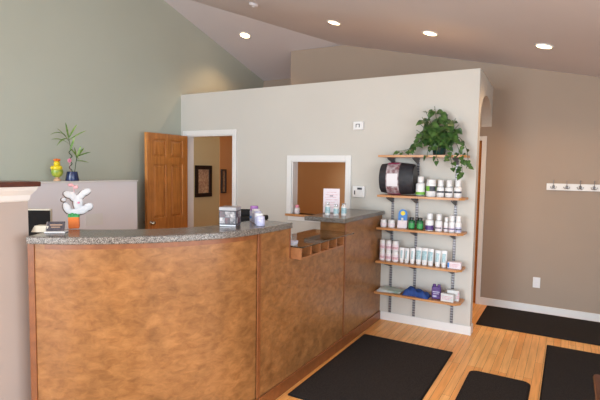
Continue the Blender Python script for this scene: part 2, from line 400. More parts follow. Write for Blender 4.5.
# ------------------------------------------------------------------ half wall at left, low ledge wall
HX, HY = -2.49, 1.40
struct('wall_half', box(B(), HX-.12, HX, -.6, HY, 0, 1.43), M['half'])
bm = B()
prof = [(0, 1.352), (.006, 1.36), (.010, 1.385), (.03, 1.41), (.038, 1.43), (.0, 1.43)]
def crown(bm, prof):
    path = [(HX-.12, HY, 0, 1), (HX, HY, 1, 1), (HX, -.6, 1, 0)]
    rings = [[bm.verts.new((x+nx*p, y+ny*p, z)) for p, z in prof] for x, y, nx, ny in path]
    n = len(prof)
    for a, b2 in zip(rings, rings[1:]):
        for i in range(n): bm.faces.new((a[i], a[(i+1) % n], b2[(i+1) % n], b2[i]))
    bm.faces.new(rings[0]); bm.faces.new(rings[-1][::-1])
crown(bm, prof); struct('trim_2', bm, M['white'])
struct('trim_3', box(B(), HX-.165, HX+.05, -.6, HY+.045, 1.431, 1.457, .004), M['cap'])
struct('wall_ledge', box(B(), XL, -4.2, .2, 3.58, 0, 1.372), M['lowwall'])
struct('trim_4', box(B(), XL, -4.19, .2, 3.59, 1.373, 1.388, .003), M['white'])
tag(obj('paper_sheet', box(B(), -4.199, -4.197, 2.93, 3.13, .93, 1.05), M['white']), 'white paper sheet pinned on low pale wall behind counter', 'paper')

# ------------------------------------------------------------------ reception desk
ctrl = [(-2.62, 1.235), (-2.397, 1.348), (-2.15, 1.503), (-1.927, 1.715), (-1.775, 1.935), (-1.69, 2.13), (-1.652, 2.33), (-1.645, 2.6)]
def catmull(P, n=10):
    out = []
    for i in range(1, len(P)-2):
        p0, p1, p2, p3 = [Vector(p) for p in P[i-1:i+3]]
        for k in range(n):
            t = k/n
            out.append(.5*((2*p1)+(-p0+p2)*t+(2*p0-5*p1+4*p2-p3)*t*t+(-p0+3*p1-3*p2+p3)*t**3))
    out.append(Vector(P[-2])); return out
curve = catmull(ctrl)
def offs(P, d):
    out = []
    for i, p in enumerate(P):
        t = (P[min(i+1, len(P)-1)]-P[max(i-1, 0)]).normalized(); n = Vector((t.y, -t.x)); out.append(p+n*d)
    return out
def band(bm, P, d0, d1, z0, z1):
    a, b2 = offs(P, d0), offs(P, d1); vs = []
    for p, q in zip(a, b2): vs.append([bm.verts.new((p.x, p.y, z0)), bm.verts.new((q.x, q.y, z0)), bm.verts.new((q.x, q.y, z1)), bm.verts.new((p.x, p.y, z1))])
    for s, t in zip(vs, vs[1:]):
        for i in range(4): bm.faces.new((s[i], s[(i+1) % 4], t[(i+1) % 4], t[i]))
    bm.faces.new(vs[0]); bm.faces.new(vs[-1][::-1]); return bm
XD = -1.645
desk = thing('reception_desk', 'long reception desk with curved stained wood front running to the partition wall', 'desk', (0, 0, 0))
o = obj('curved_panel', band(B(), curve, 0, -.09, .0, 1.14), M['desk'], desk); smooth_angle(o)
bm = B(); prism(bm, [(XD, 2.34), (XD, 2.70), (XD-.09, 2.70), (XD-.09, 2.34)], 0, 1.14); obj('front_panel', bm, M['desk'], desk)
bm = B(); box(bm, XD-.09, XD, 2.70, 3.61, 0, .924); obj('front_panel', bm, M['desk'], desk)
bm = B(); box(bm, XD-.24, XD, 3.61, YW, 0, 1.09); obj('front_panel', bm, M['desk'], desk)
bm = B(); box(bm, XD-.001, XD+.006, 2.318, 2.352, .09, 1.14, .002); obj('seam_strip', bm, M['trim'], desk)
bm = B(); box(bm, XD-.001, XD+.006, 3.60, 3.625, .09, 1.09, .002); obj('seam_strip', bm, M['trim'], desk)
bm = B(); box(bm, XD-.095, XD+.004, 2.695, 2.708, .93, 1.14, .002); obj('seam_strip', bm, M['trim'], desk)
p0 = curve[0]; t0 = (curve[1]-curve[0]).normalized(); n0 = Vector((t0.y, -t0.x))
bm = B(); prism(bm, [tuple(p0+n0*.006-t0*.004), tuple(p0+t0*.028+n0*.006), tuple(p0+t0*.028-n0*.001), tuple(p0-n0*.09), tuple(p0-n0*.09-t0*.004)], 0, 1.14); obj('end_strip', bm, M['trim'], desk)
o = obj('top_rail', band(B(), curve[3:], .006, 0, 1.112, 1.139), M['trim'], desk); smooth_angle(o)
o = obj('base_moulding', band(B(), curve, .014, 0, 0, .09), M['trim'], desk); smooth_angle(o)
bm = B(); box(bm, XD, XD+.014, 2.335, YW-.013, 0, .09, .003); obj('base_moulding', bm, M['trim'], desk)
# low middle section: carcass behind glass top + work surface behind
bm = B(); box(bm, XD-.30, XD-.281, 2.712, 3.598, .75, 1.003); obj('back_rail', bm, M['cub'], desk)
bm = B()
band(bm, curve[4:], -.09, -.75, .72, .75); prism(bm, [(XD-.09, 2.34), (XD-.09, 3.6), (XD-.75, 3.6), (XD-.75, 2.34)], .72, .75)
obj('work_surface', bm, M['cub'], desk)
for xx, yy in ((XD-.70, 3.5), (XD-.72, 2.4)): obj('leg', box(B(), xx-.025, xx+.025, yy-.025, yy+.025, 0, .72), M['trim'], desk)
# cubby box hung on the front
cb = thing('cubby_rack', 'open wooden pigeonhole rack under the glass top on the desk front', 'rack', (0, 0, 0))
CX0, CX1, CY0, CY1, CZ0, CZ1 = XD-.28, -1.56, 2.712, 3.41, .925, 1.003
bm = B(); box(bm, CX0, CX1, CY0, CY1, CZ0, CZ0+.012); obj('bottom_board', bm, M['cub'], cb)
bm = B(); box(bm, CX0, CX0+.006, CY0, CY1, CZ0+.012, CZ1); obj('back_board', bm, M['cub'], cb)
for k in range(6):
    yy = CY0+(CY1-CY0-.012)*k/5
    obj('divider', box(B(), CX0+.006, CX1, yy, yy+.012, CZ0+.012, CZ1), M['cub'], cb)
tag(obj('glass_top', box(B(), XD-.30, CX1+.006, 2.712, 3.598, 1.004, 1.012, .002), M['glass']), 'smoky glass top over low middle of reception desk', 'glass top')
# granite tops
def rounded(bm):
    return bm
bm = B()
full = curve+[Vector((XD, 2.45)), Vector((XD, 2.55)), Vector((XD, 2.69))]
band(bm, full, .03, -.27, 1.141, 1.18)
o = obj('granite_countertop', bm, M['granite']); smooth_angle(o)
bv = o.modifiers.new('b', 'BEVEL'); bv.width = .006; bv.segments = 2; bv.limit_method = 'ANGLE'; bv.angle_limit = math.radians(50)
tag(o, 'long curved speckled granite countertop on the front of the desk', 'countertop')
bm = B(); prism(bm, [(XD-.36, 3.53), (XD+.03, 3.53), (XD+.03, YW-.014), (XD-.36, YW-.014)], 1.091, 1.13)
o = obj('granite_countertop', bm, M['granite']); bv = o.modifiers.new('b', 'BEVEL'); bv.width = .006; bv.segments = 2
tag(o, 'short straight granite countertop beside the partition wall and pass-through', 'countertop')

# ------------------------------------------------------------------ floor mats
def rmat(pts_rect, rad, label):
    x0, x1, y0, y1 = pts_rect; P = []
    for cx, cy, a0 in ((x1-rad, y1-rad, 0), (x0+rad, y1-rad, PI/2), (x0+rad, y0+rad, PI), (x1-rad, y0+rad, 3*PI/2)):
        for k in range(7): a = a0+PI/2*k/6; P.append((cx+rad*math.cos(a), cy+rad*math.sin(a)))
    t = thing('floor_mat', label, 'mat', (0, 0, 0))
    obj('rubber_edge', prism(B(), P, .0005, .005), M['matedge'], t)
    g = .012; cx, cy = (x0+x1)/2, (y0+y1)/2
    Q = [(cx+(x-cx)*(1-2*g/(x1-x0)), cy+(y-cy)*(1-2*g/(y1-y0))) for x, y in P]
    obj('pile', prism(B(), Q, .0055, .010), M['mat'], t)
rmat((-1.60, -.79, 2.62, 4.0), .012, 'large charcoal floor mat lying along the reception desk front')
rmat((-.60, -.175, 2.9, 3.72), .06, 'small charcoal mat with rounded corners between two larger mats')
rmat((-.108, .9, 3.2, 4.63), .012, 'charcoal floor mat with a wooden chair standing by its corner')
rmat((-.755, 1.3, 4.87, 5.63), .012, 'long charcoal runner mat along the wall below the coat hooks')

# ------------------------------------------------------------------ wall shelves
GS = 'slotted steel strips behind shelves'
for i, (sx, w) in enumerate(((-1.535, 'left strip, nearest the desk'), (-1.288, 'middle strip'), (-.92, 'right strip, nearest the wall end'))):
    bm = B(); box(bm, sx-.0125, sx+.0125, YW-.011, YW-.0005, .087, 1.69, .001)
    tag(obj('shelf_standard', bm, M['slots']), 'slotted grey steel shelf '+w+' screwed on the partition', 'shelf strip', GS)
SH = [(1.688, 'top wall shelf carrying the trailing plant'), (1.302, 'second wall shelf from top, carrying the black barrel-shaped pack'),
      (.982, 'third wall shelf from top, with two green bottles'), (.650, 'fourth wall shelf from top, crowded with slim white tubes'),
      (.342, 'lowest wall shelf, carrying blue cloth and papers')]
YS = 4.285
for k, (z, lab) in enumerate(SH):
    t = thing('wall_shelf', 'golden wooden '+lab, 'shelf', (-1.22, YW-.02, z), 0, 'wooden shelves on the partition')
    xl = -1.632 if k < 4 else -1.638
    P = [(xl+.012, YS), (-.85, YS), (-.808, YS+.05), (-.808, YW-.0125), (xl+.012, YW-.0125)]
    P = [(x+1.22, y-(YW-.02)) for x, y in P]
    bm = prism(B(), P, -.02, 0); obj('board', bm, M['shelf'], t)
    for sx in (-1.535, -1.288, -.92):
        bm = B(); x = sx+1.22
        solid(bm, [(x-.006, .0055, -.0215), (x-.006, -.175, -.0215), (x-.006, -.175, -.032), (x-.006, .0055, -.085)], (.012, 0, 0))
        obj('bracket', bm, M['bracket'], t)

# ------------------------------------------------------------------ bottles, jars, boxes
def bottle(name, label, cat, x, y, z, r, h, body, capm, labm=None, lz=(.2, .6), neck=.55, caph=.22, squat=False, group=None, lab2=None):
    t = thing(name, label, cat, (x, y, z+.0008), random.uniform(-.3, .3), group)
    ch = h*caph; sh = h-ch
    sho = sh-.10*h if not squat else sh-.03*h
    prof = [(0, 0), (r*.93, 0), (r, r*.12), (r, sho), (r*.93, sho+.035*h), (r*neck, sh-.002), (0, sh-.002)] if not squat else [(0, 0), (r*.94, 0), (r, r*.1), (r, sho), (r*.9, sh), (0, sh)]
    obj('body', lathe(B(), prof, 22), body, t, False); smooth_angle(t.children[-1])
    cr = r*(neck+.1) if not squat else r*.92
    smooth_angle(obj('cap', lathe(B(), [(0, sh), (cr, sh), (cr, h-.003), (cr*.93, h), (0, h)], 22), capm, t))
    if labm:
        a, b2 = sho*lz[0], sho*lz[1]; q = r+.0006
        L_ = obj('label_band', lathe(B(), [(r*.99, a), (q, a), (q, b2), (r*.99, b2)], 22, ring=True), labm, t); smooth_angle(L_)
    if lab2:
        m2, (u, v), (a0, a1) = lab2; u, v = sho*u, sho*v; q = r+.0014; bm = B(); n = 8; vs = []
        for k in range(n+1):
            a = a0+(a1-a0)*k/n
            vs.append([bm.verts.new((rr*math.cos(a), rr*math.sin(a), zz)) for rr, zz in ((r*.99, u), (q, u), (q, v), (r*.99, v))])
        for s, w in zip(vs, vs[1:]):
            for i in range(4): bm.faces.new((s[i], s[(i+1) % 4], w[(i+1) % 4], w[i]))
        bm.faces.new(vs[0]); bm.faces.new(vs[-1][::-1])
        obj('printing', bm, m2, t)
    return t
W_ = M['whiteP']
z2, z3, z4, z5 = 1.302, .982, .650, .342
FR = (-PI*.80, -PI*.10)   # front arc that faces the room
bottle('supplement_bottle', 'white bottle with small lime green mark beside the black barrel-shaped pack', 'bottle', -1.222, 4.375, z2, .043, .185, W_, W_, M['greenp'], (.12, .36), caph=.3, lab2=(M['dkprint'], (.02, .09), FR))
bottle('supplement_jar', 'wide white jar with a lime and black label', 'jar', -1.122, 4.375, z2, .046, .160, W_, W_, M['greenp'], (.42, .8), squat=True, caph=.2, lab2=(M['dkprint'], (.42, .8), (-PI*.45, -PI*.02)))
G2 = 'three white bottles on second shelf'
for (x, h, lb) in ((-1.034, .157, 'white bottle with dark lettering, just right of the lime-labelled jar'), (-.957, .157, 'white bottle with dark lettering, middle one of three matching bottles on the second shelf'), (-.878, .164, 'white bottle with dark lettering, at the right end of the second shelf')):
    bottle('supplement_bottle', lb, 'bottle', x, 4.375, z2, .035, h, W_, W_, None, caph=.38, neck=.62, group=G2, lab2=(M['dkprint'], (.48, .68), FR))
# black barrel shaped pack
t = thing('massager_pack', 'black barrel-shaped pack with a pictured sleeve on second shelf', 'pack', (-1.447, 4.385, z2+.001), math.radians(-4))
R0 = .157; n = 28
def barrel(bm, x0, x1, k, bulge, seg=10, cap=True):
    rings = []
    for i in range(seg+1):
        x = x0+(x1-x0)*i/seg; rr = (R0-.006)*k+bulge*(1-((x)/.19)**2)
        rings.append([bm.verts.new((x, rr*.55*math.cos(2*PI*j/n), R0*1.02+rr*math.sin(2*PI*j/n))) for j in range(n)])
    for a, b2 in zip(rings, rings[1:]):
        for j in range(n): bm.faces.new((a[j], a[(j+1) % n], b2[(j+1) % n], b2[j]))
    if cap: bm.faces.new(rings[0][::-1]); bm.faces.new(rings[-1])
    else:
        pass
    return bm
o = obj('barrel_body', barrel(B(), -.165, .165, .90, .016), M['blackf'], t); smooth_angle(o)
for s in (-1, 1):
    bm = B(); x0 = s*.165; lathe(bm, [(0, -.006), (.128, -.006), (.132, 0), (.128, .008), (0, .008)], 28, mtx=Matrix.Translation((x0, 0, R0*1.02)) @ Matrix.Rotation(PI/2, 4, 'Y') @ Matrix.Diagonal((1, .55, 1, 1)))
    smooth_angle(obj('end_disc', bm, M['black'], t))
smooth_angle(obj('picture_sleeve', barrel(B(), -.095, .035, .913, .017), M['photo'], t))
# magenta ends of sleeve and silver middle patch: curved strips on the barrel
def patch(x0, x1, a0, a1, m, nm, k=.918):
    bm = B(); rows = []
    for i in range(7):
        x = x0+(x1-x0)*i/6; rr = (R0-.006)*k+.0175*(1-(x/.19)**2)
        row = []
        for j in range(13):
            a = a0+(a1-a0)*j/12
            row.append((bm.verts.new((x, rr*.55*math.cos(a), R0*1.02+rr*math.sin(a))), bm.verts.new((x, (rr-.004)*.55*math.cos(a), R0*1.02+(rr-.004)*math.sin(a)))))
        rows.append(row)
    for i in range(6):
        for j in range(12):
            a, b2, c, d = rows[i][j], rows[i+1][j], rows[i+1][j+1], rows[i][j+1]
            bm.faces.new((a[0], b2[0], c[0], d[0])); bm.faces.new((a[1], d[1], c[1], b2[1]))
    for j in range(12):
        for i in (0, 6): a, b2 = rows[i][j], rows[i][j+1]; bm.faces.new((a[0], b2[0], b2[1], a[1]))
    for i in range(6):
        for j in (0, 12): a, b2 = rows[i][j], rows[i+1][j]; bm.faces.new((a[0], b2[0], b2[1], a[1]))
    o = obj(nm, bm, m, t); smooth_angle(o)
patch(-.095, .035, -PI*.5, -PI*.5-.28, M['magenta'], 'magenta_band'); patch(-.095, .02, PI*.5, PI*.5+.42, M['magenta'], 'magenta_band')
patch(-.085, .025, -PI*.84, -PI*1.10, M['lowwall'], 'silver_patch')

# third shelf
G3 = 'two tiny white jars on third shelf'
bottle('small_jar', 'tiny white jar at the left end of third shelf', 'jar', -1.578, 4.375, z3, .032, .072, W_, W_, M['pinkp'], (.2, .8), squat=True, caph=.3, group=G3)
bottle('small_jar', 'tiny white jar between another tiny jar and the blue flyer', 'jar', -1.497, 4.375, z3, .034, .072, W_, W_, M['pinkp'], (.2, .8), squat=True, caph=.3, group=G3)
t = thing('flyer_stand', 'small blue flyer with a yellow badge on third shelf', 'flyer', (-1.39, 4.375, z3+.001), math.radians(6))
tl = Matrix.Rotation(math.radians(-12), 4, 'X')
bm = B(); box(bm, -.046, .046, -.002, .002, 0, .075, mtx=tl); obj('flyer_base', bm, M['pinkp'], t)
bm = B()
P = [(-.044, .075), (.044, .075), (.044, .14)]+[(.044*math.cos(a), .14+.044*math.sin(a)) for a in [PI*k/10 for k in range(1, 10)]]+[(-.044, .14)]
solid(bm, [(x, -.002, z) for x, z in P], (0, .004, 0)); bmesh.ops.transform(bm, matrix=tl, verts=bm.verts[:]); obj('blue_panel', bm, M['bluep'], t)
bm = B(); lathe(bm, [(0, 0), (.022, 0), (.022, .002), (0, .002)], 18, mtx=tl @ Matrix.Translation((0, -.0022, .145)) @ Matrix.Rotation(PI/2, 4, 'X')); obj('badge', bm, M['yellow'], t)
bm = B(); solid(bm, [(-.01, .0, .1), (-.01, .055, .001), (-.01, .05, .001), (-.01, .0, .085)], (.02, 0, 0)); obj('strut', bm, M['paper'], t)
for x, lb in ((-1.297, 'dark green bottle with green label beside the blue flyer'), (-1.215, 'dark green bottle beside the purple-labelled white bottle')):
    bottle('green_bottle', lb, 'bottle', x, 4.375, z3, .030, .112, M['greenb'], M['black'], M['greenl'], (.15, .75), caph=.2, neck=.6, group='pair of green bottles')
bottle('supplement_bottle', 'white bottle with a purple label on the third shelf', 'bottle', -1.124, 4.37, z3, .038, .162, W_, W_, M['purple'], (.08, .55), caph=.34, neck=.6)
bottle('supplement_bottle', 'white bottle just right of the purple-labelled bottle', 'bottle', -1.038, 4.37, z3, .033, .158, W_, W_, M['pinkp'], (.1, .6), caph=.34, neck=.6, lab2=(M['dkprint'], (.3, .42), FR))
bottle('supplement_bottle', 'shorter slim white bottle among taller ones on third shelf', 'bottle', -.972, 4.385, z3, .023, .132, W_, W_, M['pinkp'], (.1, .6), caph=.3, neck=.6, lab2=(M['dkprint'], (.3, .42), FR))
bottle('supplement_bottle', 'white bottle, second from the right end of third shelf', 'bottle', -.918, 4.365, z3, .027, .155, W_, W_, M['pinkp'], (.1, .6), caph=.34, neck=.7, lab2=(M['purple'], (.3, .42), FR))
bottle('supplement_bottle', 'white bottle at the right end of third shelf', 'bottle', -.860, 4.365, z3, .028, .155, W_, W_, M['palel'], (.1, .6), caph=.34, neck=.7, lab2=(M['dkprint'], (.3, .42), FR))

# fourth shelf: six small jars in two tiers, tubes, box
col = ('left', 'middle', 'right')
for i, (x, r) in enumerate(((-1.580, .027), (-1.517, .029), (-1.447, .033))):
    for tier in (0, 1):
        lb = 'small white and pink jar, %s tier of the stack, %s column, on fourth shelf' % (('lower', 'upper')[tier], col[i])
        bottle('pink_label_jar', lb, 'jar', x, 4.37, z4+tier*.1015, r, .100, W_, W_, M['pinkp'], (.12, .9), squat=True, caph=.24, group='small pink-labelled jars stacked in two tiers', lab2=(M['pink'], (.3, .62), FR))
def tubebox(name, lb, x, w, h, tealw, y=4.37):
    t = thing(name, lb, 'tube', (x, y, z4+.001), random.uniform(-.12, .12), 'slim white tubes on fourth shelf')
    bm = B()  # cap on the bottom, body widening to a flat crimp on top
    smooth_angle(obj('cap', lathe(B(), [(0, 0), (w*.40, 0), (w*.40, h*.13), (0, h*.13)], 16), W_, t))
    rings = []
    for zz, rx, ry in ((h*.13, .40, .40), (h*.16, .46, .42), (h*.55, .49, .30), (h*.9, .5, .08), (h, .5, .06)):
        rings.append([bm.verts.new((w*rx*math.cos(2*PI*j/16), w*ry*math.sin(2*PI*j/16), zz)) for j in range(16)])
    for a, b2 in zip(rings, rings[1:]):
        for j in range(16): bm.faces.new((a[j], a[(j+1) % 16], b2[(j+1) % 16], b2[j]))
    bm.faces.new(rings[0][::-1]); bm.faces.new(rings[-1]); smooth_angle(obj('tube_body', bm, W_, t))
    bm = B(); z0, z1 = h*.30, h*.82
    def ry(z): return .42+(.30-.42)*(z/h-.16)/.39 if z < h*.55 else .30+(.08-.30)*(z/h-.55)/.35
    rows = []
    for k in range(6):
        z = z0+(z1-z0)*k/5; row = []
        for j in range(7):
            a = -PI/2-tealw+2*tealw*j/6
            row.append((bm.verts.new((w*.495*math.cos(a), w*(ry(z)+.03)*math.sin(a)-.0005, z)), bm.verts.new((w*.45*math.cos(a), w*(ry(z)-.03)*math.sin(a), z))))
        rows.append(row)
    for i in range(5):
        for j in range(6):
            a, b2, c, d = rows[i][j], rows[i][j+1], rows[i+1][j+1], rows[i+1][j]
            bm.faces.new((a[0], b2[0], c[0], d[0]))
    smooth_angle(obj('printing', bm, M['teal'], t))
names = ['slim white tube next to the pink-labelled jars, first of eight', 'slim white tube, second after the pink-labelled jars', 'slim white tube, third after the pink-labelled jars',
         'taller white and teal tube, fourth after the jars', 'taller white and teal tube, fifth after the jars', 'taller white and teal tube, sixth after the jars',
         'white tube, second from the flat pink box', 'white tube standing right against the flat pink box']
for (x, w, h, tw), lb in zip(((-1.382, .044, .142, .35), (-1.332, .044, .142, .35), (-1.277, .046, .146, .35), (-1.216, .053, .160, .9), (-1.159, .053, .160, .9), (-1.102, .053, .158, .9), (-1.036, .05, .150, .6), (-.978, .05, .152, .6)), names):
    tubebox('cream_tube', lb, x, w*1.08, h, tw)
def carton(lb, x, y, z, w, d, h, rz, cm, pm, pw=(.05, .3), grp=None, name='carton'):
    t = thing(name, lb, 'box', (x, y, z+.001), rz, grp)
    obj('box_body', box(B(), -w/2, w/2, -d/2, d/2, 0, h, .0015), cm, t)
    bm = B()
    box(bm, -w/2+w*pw[0], -w/2+w*pw[1], -d/2-.001, -d/2+.001, h*.12, h*.88); obj('printed_panel', bm, pm, t)
    bm = B()
    for k, f in enumerate((.62, .42, .25)): box(bm, -w/2+w*(pw[1]+.08), w/2-w*.1*(k+1), -d/2-.001, -d/2+.001, h*f, h*(f+.09))
    obj('lettering', bm, M['pink'], t); return t
carton('flat white and pink box with blue end at right end of fourth shelf', -.878, 4.36, z4, .118, .05, .062, 0, M['pinkp'], M['bluep'], (.0, .13))

# fifth shelf
t = thing('magazine_pile', 'loose pile of pale magazines at left of lowest shelf', 'magazines', (-1.50, 4.385, z5+.001))
for k, (a, m) in enumerate(((8, M['paper']), (-6, M['magz']), (3, M['paper']), (-14, M['magz']))):
    bm = B(); box(bm, -.125, .125, -.075, .075, k*.006, k*.006+.0055, .001, Matrix.Translation((-.0+k*.008, 0, 0)) @ Matrix.Rotation(math.radians(a), 4, 'Z') @ Matrix.Diagonal((.9, .9, 1, 1)))
    obj('magazine', bm, m, t)
# folded blue cloth
bm = B(); nx, ny = 22, 10; g = []
for i in range(nx+1):
    row = []
    for j in range(ny+1):
        u, v = i/nx, j/ny
        ed = min(1, 6*min(u, 1-u))**.5*min(1, 5*min(v, 1-v))**.5
        h = .004+ed*(.042+.010*math.exp(-((u-.25)/.25)**2)-.008*u+.006*math.sin(u*17+v*6)+.004*math.sin(v*14))
        row.append(bm.verts.new(((u-.5)*.25, (v-.5)*.13+.012*math.sin(u*5), h)))
    g.append(row)
gb = [[bm.verts.new((v.co.x, v.co.y, 0)) for v in row] for row in g]
for i in range(nx):
    for j in range(ny): bm.faces.new((g[i][j], g[i+1][j], g[i+1][j+1], g[i][j+1])); bm.faces.new((gb[i][j], gb[i][j+1], gb[i+1][j+1], gb[i+1][j]))
for i in range(nx):
    for j in (0, ny): bm.faces.new((g[i][j], g[i+1][j], gb[i+1][j], gb[i][j]))
for j in range(ny):
    for i in (0, nx): bm.faces.new((g[i][j], g[i][j+1], gb[i][j+1], gb[i][j]))
o = obj('folded_cloth', bm, M['blue']); smooth_angle(o, 60); o.location = (-1.222, 4.37, z5+.001); o.scale = (1, 1, 1.25)
tag(o, 'folded royal blue cloth on the lowest wall shelf', 'cloth')
t = thing('twin_canister', 'dark purple double canister on the lowest shelf beside white boxes', 'canister', (-1.035, 4.365, z5+.001), .1)
bm = B(); box(bm, -.042, .042, -.025, .025, 0, .118, .01); obj('canister_body', bm, M['purple'], t)
for sx in (-.021, .021): smooth_angle(obj('cap', lathe(B(), [(0, .118), (.015, .118), (.015, .134), (.012, .137), (0, .137)], 16, sx, 0), M['purple'], t))
bm = B(); box(bm, -.032, .032, -.0262, -.0248, .066, .074); box(bm, -.026, .026, -.0262, -.0248, .05, .056); box(bm, -.03, .005, -.0262, -.0248, .02, .036); obj('lettering', bm, M['palel'], t)
carton('white box with pink lettering in front at right of lowest shelf', -.925, 4.335, z5, .115, .045, .072, -.05, M['paper'], M['pink'], (.0, .04))
carton('taller white box standing behind the front one on lowest shelf', -.888, 4.40, z5, .105, .05, .098, .06, M['paper'], M['pink'], (.92, .97))

# ------------------------------------------------------------------ trailing pothos
pt = thing('potted_pothos', 'trailing green pothos plant in a dark teal pot on top shelf', 'plant', (-1.065, 4.40, 1.689))
smooth_angle(obj('pot', lathe(B(), [(0, 0), (.052, 0), (.056, .006), (.070, .128), (.074, .13), (.074, .142), (.064, .142), (.062, .125), (0, .123)], 28), M['potteal'], pt))
obj('soil', lathe(B(), [(0, .1235), (.061, .1235), (.055, .130), (0, .134)], 20), M['soil'], pt, True)
bs, bl = B(), B()
rnd = random.Random(11)
def leafm(bm, p, d, up, s):
    """heart shaped, folded, drooping leaf"""
    d = d.normalized(); side = d.cross(up).normalized(); nrm = side.cross(d).normalized()
    prof = [(0, 0), (-.1, .22), (.06, .4), (.3, .42), (.6, .28), (.85, .1), (1, 0)]
    mid = [bm.verts.new(p+d*(max(a, 0))*s-nrm*(max(a, 0)**2*.25*s)) for a, w in prof]
    for sg in (-1, 1):
        ed = [mid[0]]+[bm.verts.new(p+d*a*s+side*sg*w*s-nrm*(max(a, 0)**2*.25*s-w*.28*s)) for a, w in prof[1:-1]]+[mid[-1]]
        for i in range(len(prof)-1):
            f = [mid[i], mid[i+1], ed[i+1], ed[i]]; f2 = []
            for v in f:
                if v not in f2: f2.append(v)
            if len(f2) >= 3:
                try: bm.faces.new(f2)
                except ValueError: pass
def vine(pts, nleaf, smin, smax, spread=1.0):
    P = [Vector(p) for p in pts]; Q = catmull3(P, 8)
    tube(bs, Q, .0028, 5)
    for k in range(nleaf):
        q = Q[int(2+(len(Q)-3)*(k+.5*rnd.random())/nleaf)]
        a = rnd.uniform(0, 2*PI)
        d = Vector((math.cos(a)*spread, -abs(math.sin(a))*.8-.1 if rnd.random() < .75 else .25, rnd.uniform(-1.4, .15)))
        up = Vector((rnd.uniform(-.3, .3), -.7, .6))
        w = q+d.normalized()*.025
        if w.y > .085: w.y = .07
        tube(bs, [q, w], .0016, 4); leafm(bl, w, d, up, rnd.uniform(smin, smax))
def catmull3(P, n=8):
    P = [P[0]*2-P[1]]+P+[P[-1]*2-P[-2]]; out = []
    for i in range(1, len(P)-2):
        p0, p1, p2, p3 = P[i-1:i+3]
        for k in range(n):
            t = k/n; out.append(.5*((2*p1)+(-p0+p2)*t+(2*p0-5*p1+4*p2-p3)*t*t+(-p0+3*p1-3*p2+p3)*t**3))
    out.append(P[-2]); return out
# upright stems (coordinates relative to pot base)
for tx, ty, tz, nl in ((-.14, -.04, .32, 9), (-.09, -.08, .3, 9), (.09, -.08, .27, 9), (.15, -.02, .24, 8), (-.18, -.05, .2, 8), (0, -.09, .19, 8), (-.05, 0, .42, 11), (.0, -.03, .38, 11), (-.12, -.01, .38, 9), (.06, -.01, .34, 10), (.12, 0, .30, 9), (-.16, -.02, .26, 9), (.03, -.06, .26, 9), (-.07, -.06, .24, 10), (.13, -.05, .2, 8), (-.03, -.02, .30, 9)):
    vine([(tx*.15, ty*.2, .128), (tx*.5, ty*.6, .13+(tz-.13)*.45), (tx*1.15, ty, tz+.035)], int(nl*1.3), .06, .092)
# to the left along the shelf
vine([(-.03, -.02, .13), (-.12, -.03, .17), (-.22, -.04, .09), (-.31, -.045, .045), (-.39, -.05, .04)], 18, .04, .06)
vine([(-.03, 0, .13), (-.11, .02, .2), (-.2, -.01, .14), (-.27, -.03, .07)], 16, .045, .065)
# over the right and front edge, hanging
vine([(.04, -.02, .13), (.13, -.05, .15), (.2, -.09, .03), (.23, -.11, -.1), (.235, -.1, -.2)], 13, .045, .065, .7)
vine([(.04, -.03, .13), (.1, -.11, .08), (.14, -.145, -.04), (.16, -.14, -.13)], 8, .045, .065, .7)
vine([(.04, 0, .13), (.16, -.02, .17), (.24, -.05, .08), (.27, -.06, -.03), (.26, -.06, -.12)], 10, .045, .06, .7)
vine([(0, -.04, .13), (.02, -.11, .1), (.01, -.145, .0), (.03, -.14, -.06)], 5, .05, .06, .7)
vine([(-.02, -.04, .13), (-.05, -.11, .09), (-.07, -.142, .02), (-.07, -.145, -.02)], 4, .05, .06, .7)
obj('stems', bs, M['bstem'], pt)
fl = obj('leaves', bl, M['leaf'], pt, True)

# ------------------------------------------------------------------ items on the ledge wall at left
def rotz(a): return Matrix.Rotation(a, 4, 'Z')
t = thing('easter_egg_figurine', 'yellow and green ceramic chick figure with orange top on the ledge', 'figurine', (-4.29, 2.70, 1.389))
smooth_angle(obj('foot', lathe(B(), [(0, 0), (.034, 0), (.03, .02), (.016, .03), (.016, .036), (0, .036)], 18), M['peach'], t))
smooth_angle(obj('egg_cup', lathe(B(), [(0, .034), (.02, .036), (.045, .055), (.054, .085), (.05, .11), (.04, .112), (0, .112)], 20), M['ygreen'], t))
bm = B(); ellipsoid(bm, (0, 0, .125), (.045, .045, .036)); ellipsoid(bm, (0, 0, .168), (.030, .030, .028)); obj('chick', bm, M['yellow'], t, True)
bm = B(); ellipsoid(bm, (.035, .01, .128), (.014, .022, .02)); ellipsoid(bm, (-.01, -.045, .128), (.016, .012, .018)); obj('wings', bm, M['yellow'], t, True)
bm = B()
for k in range(6): a = k*PI/3; ellipsoid(bm, (.013*math.cos(a), .02*math.sin(a), .202), (.012, .013, .013), 8)
ellipsoid(bm, (0, 0, .206), (.012, .012, .012), 8); obj('orange_flower', bm, M['orange'], t, True)

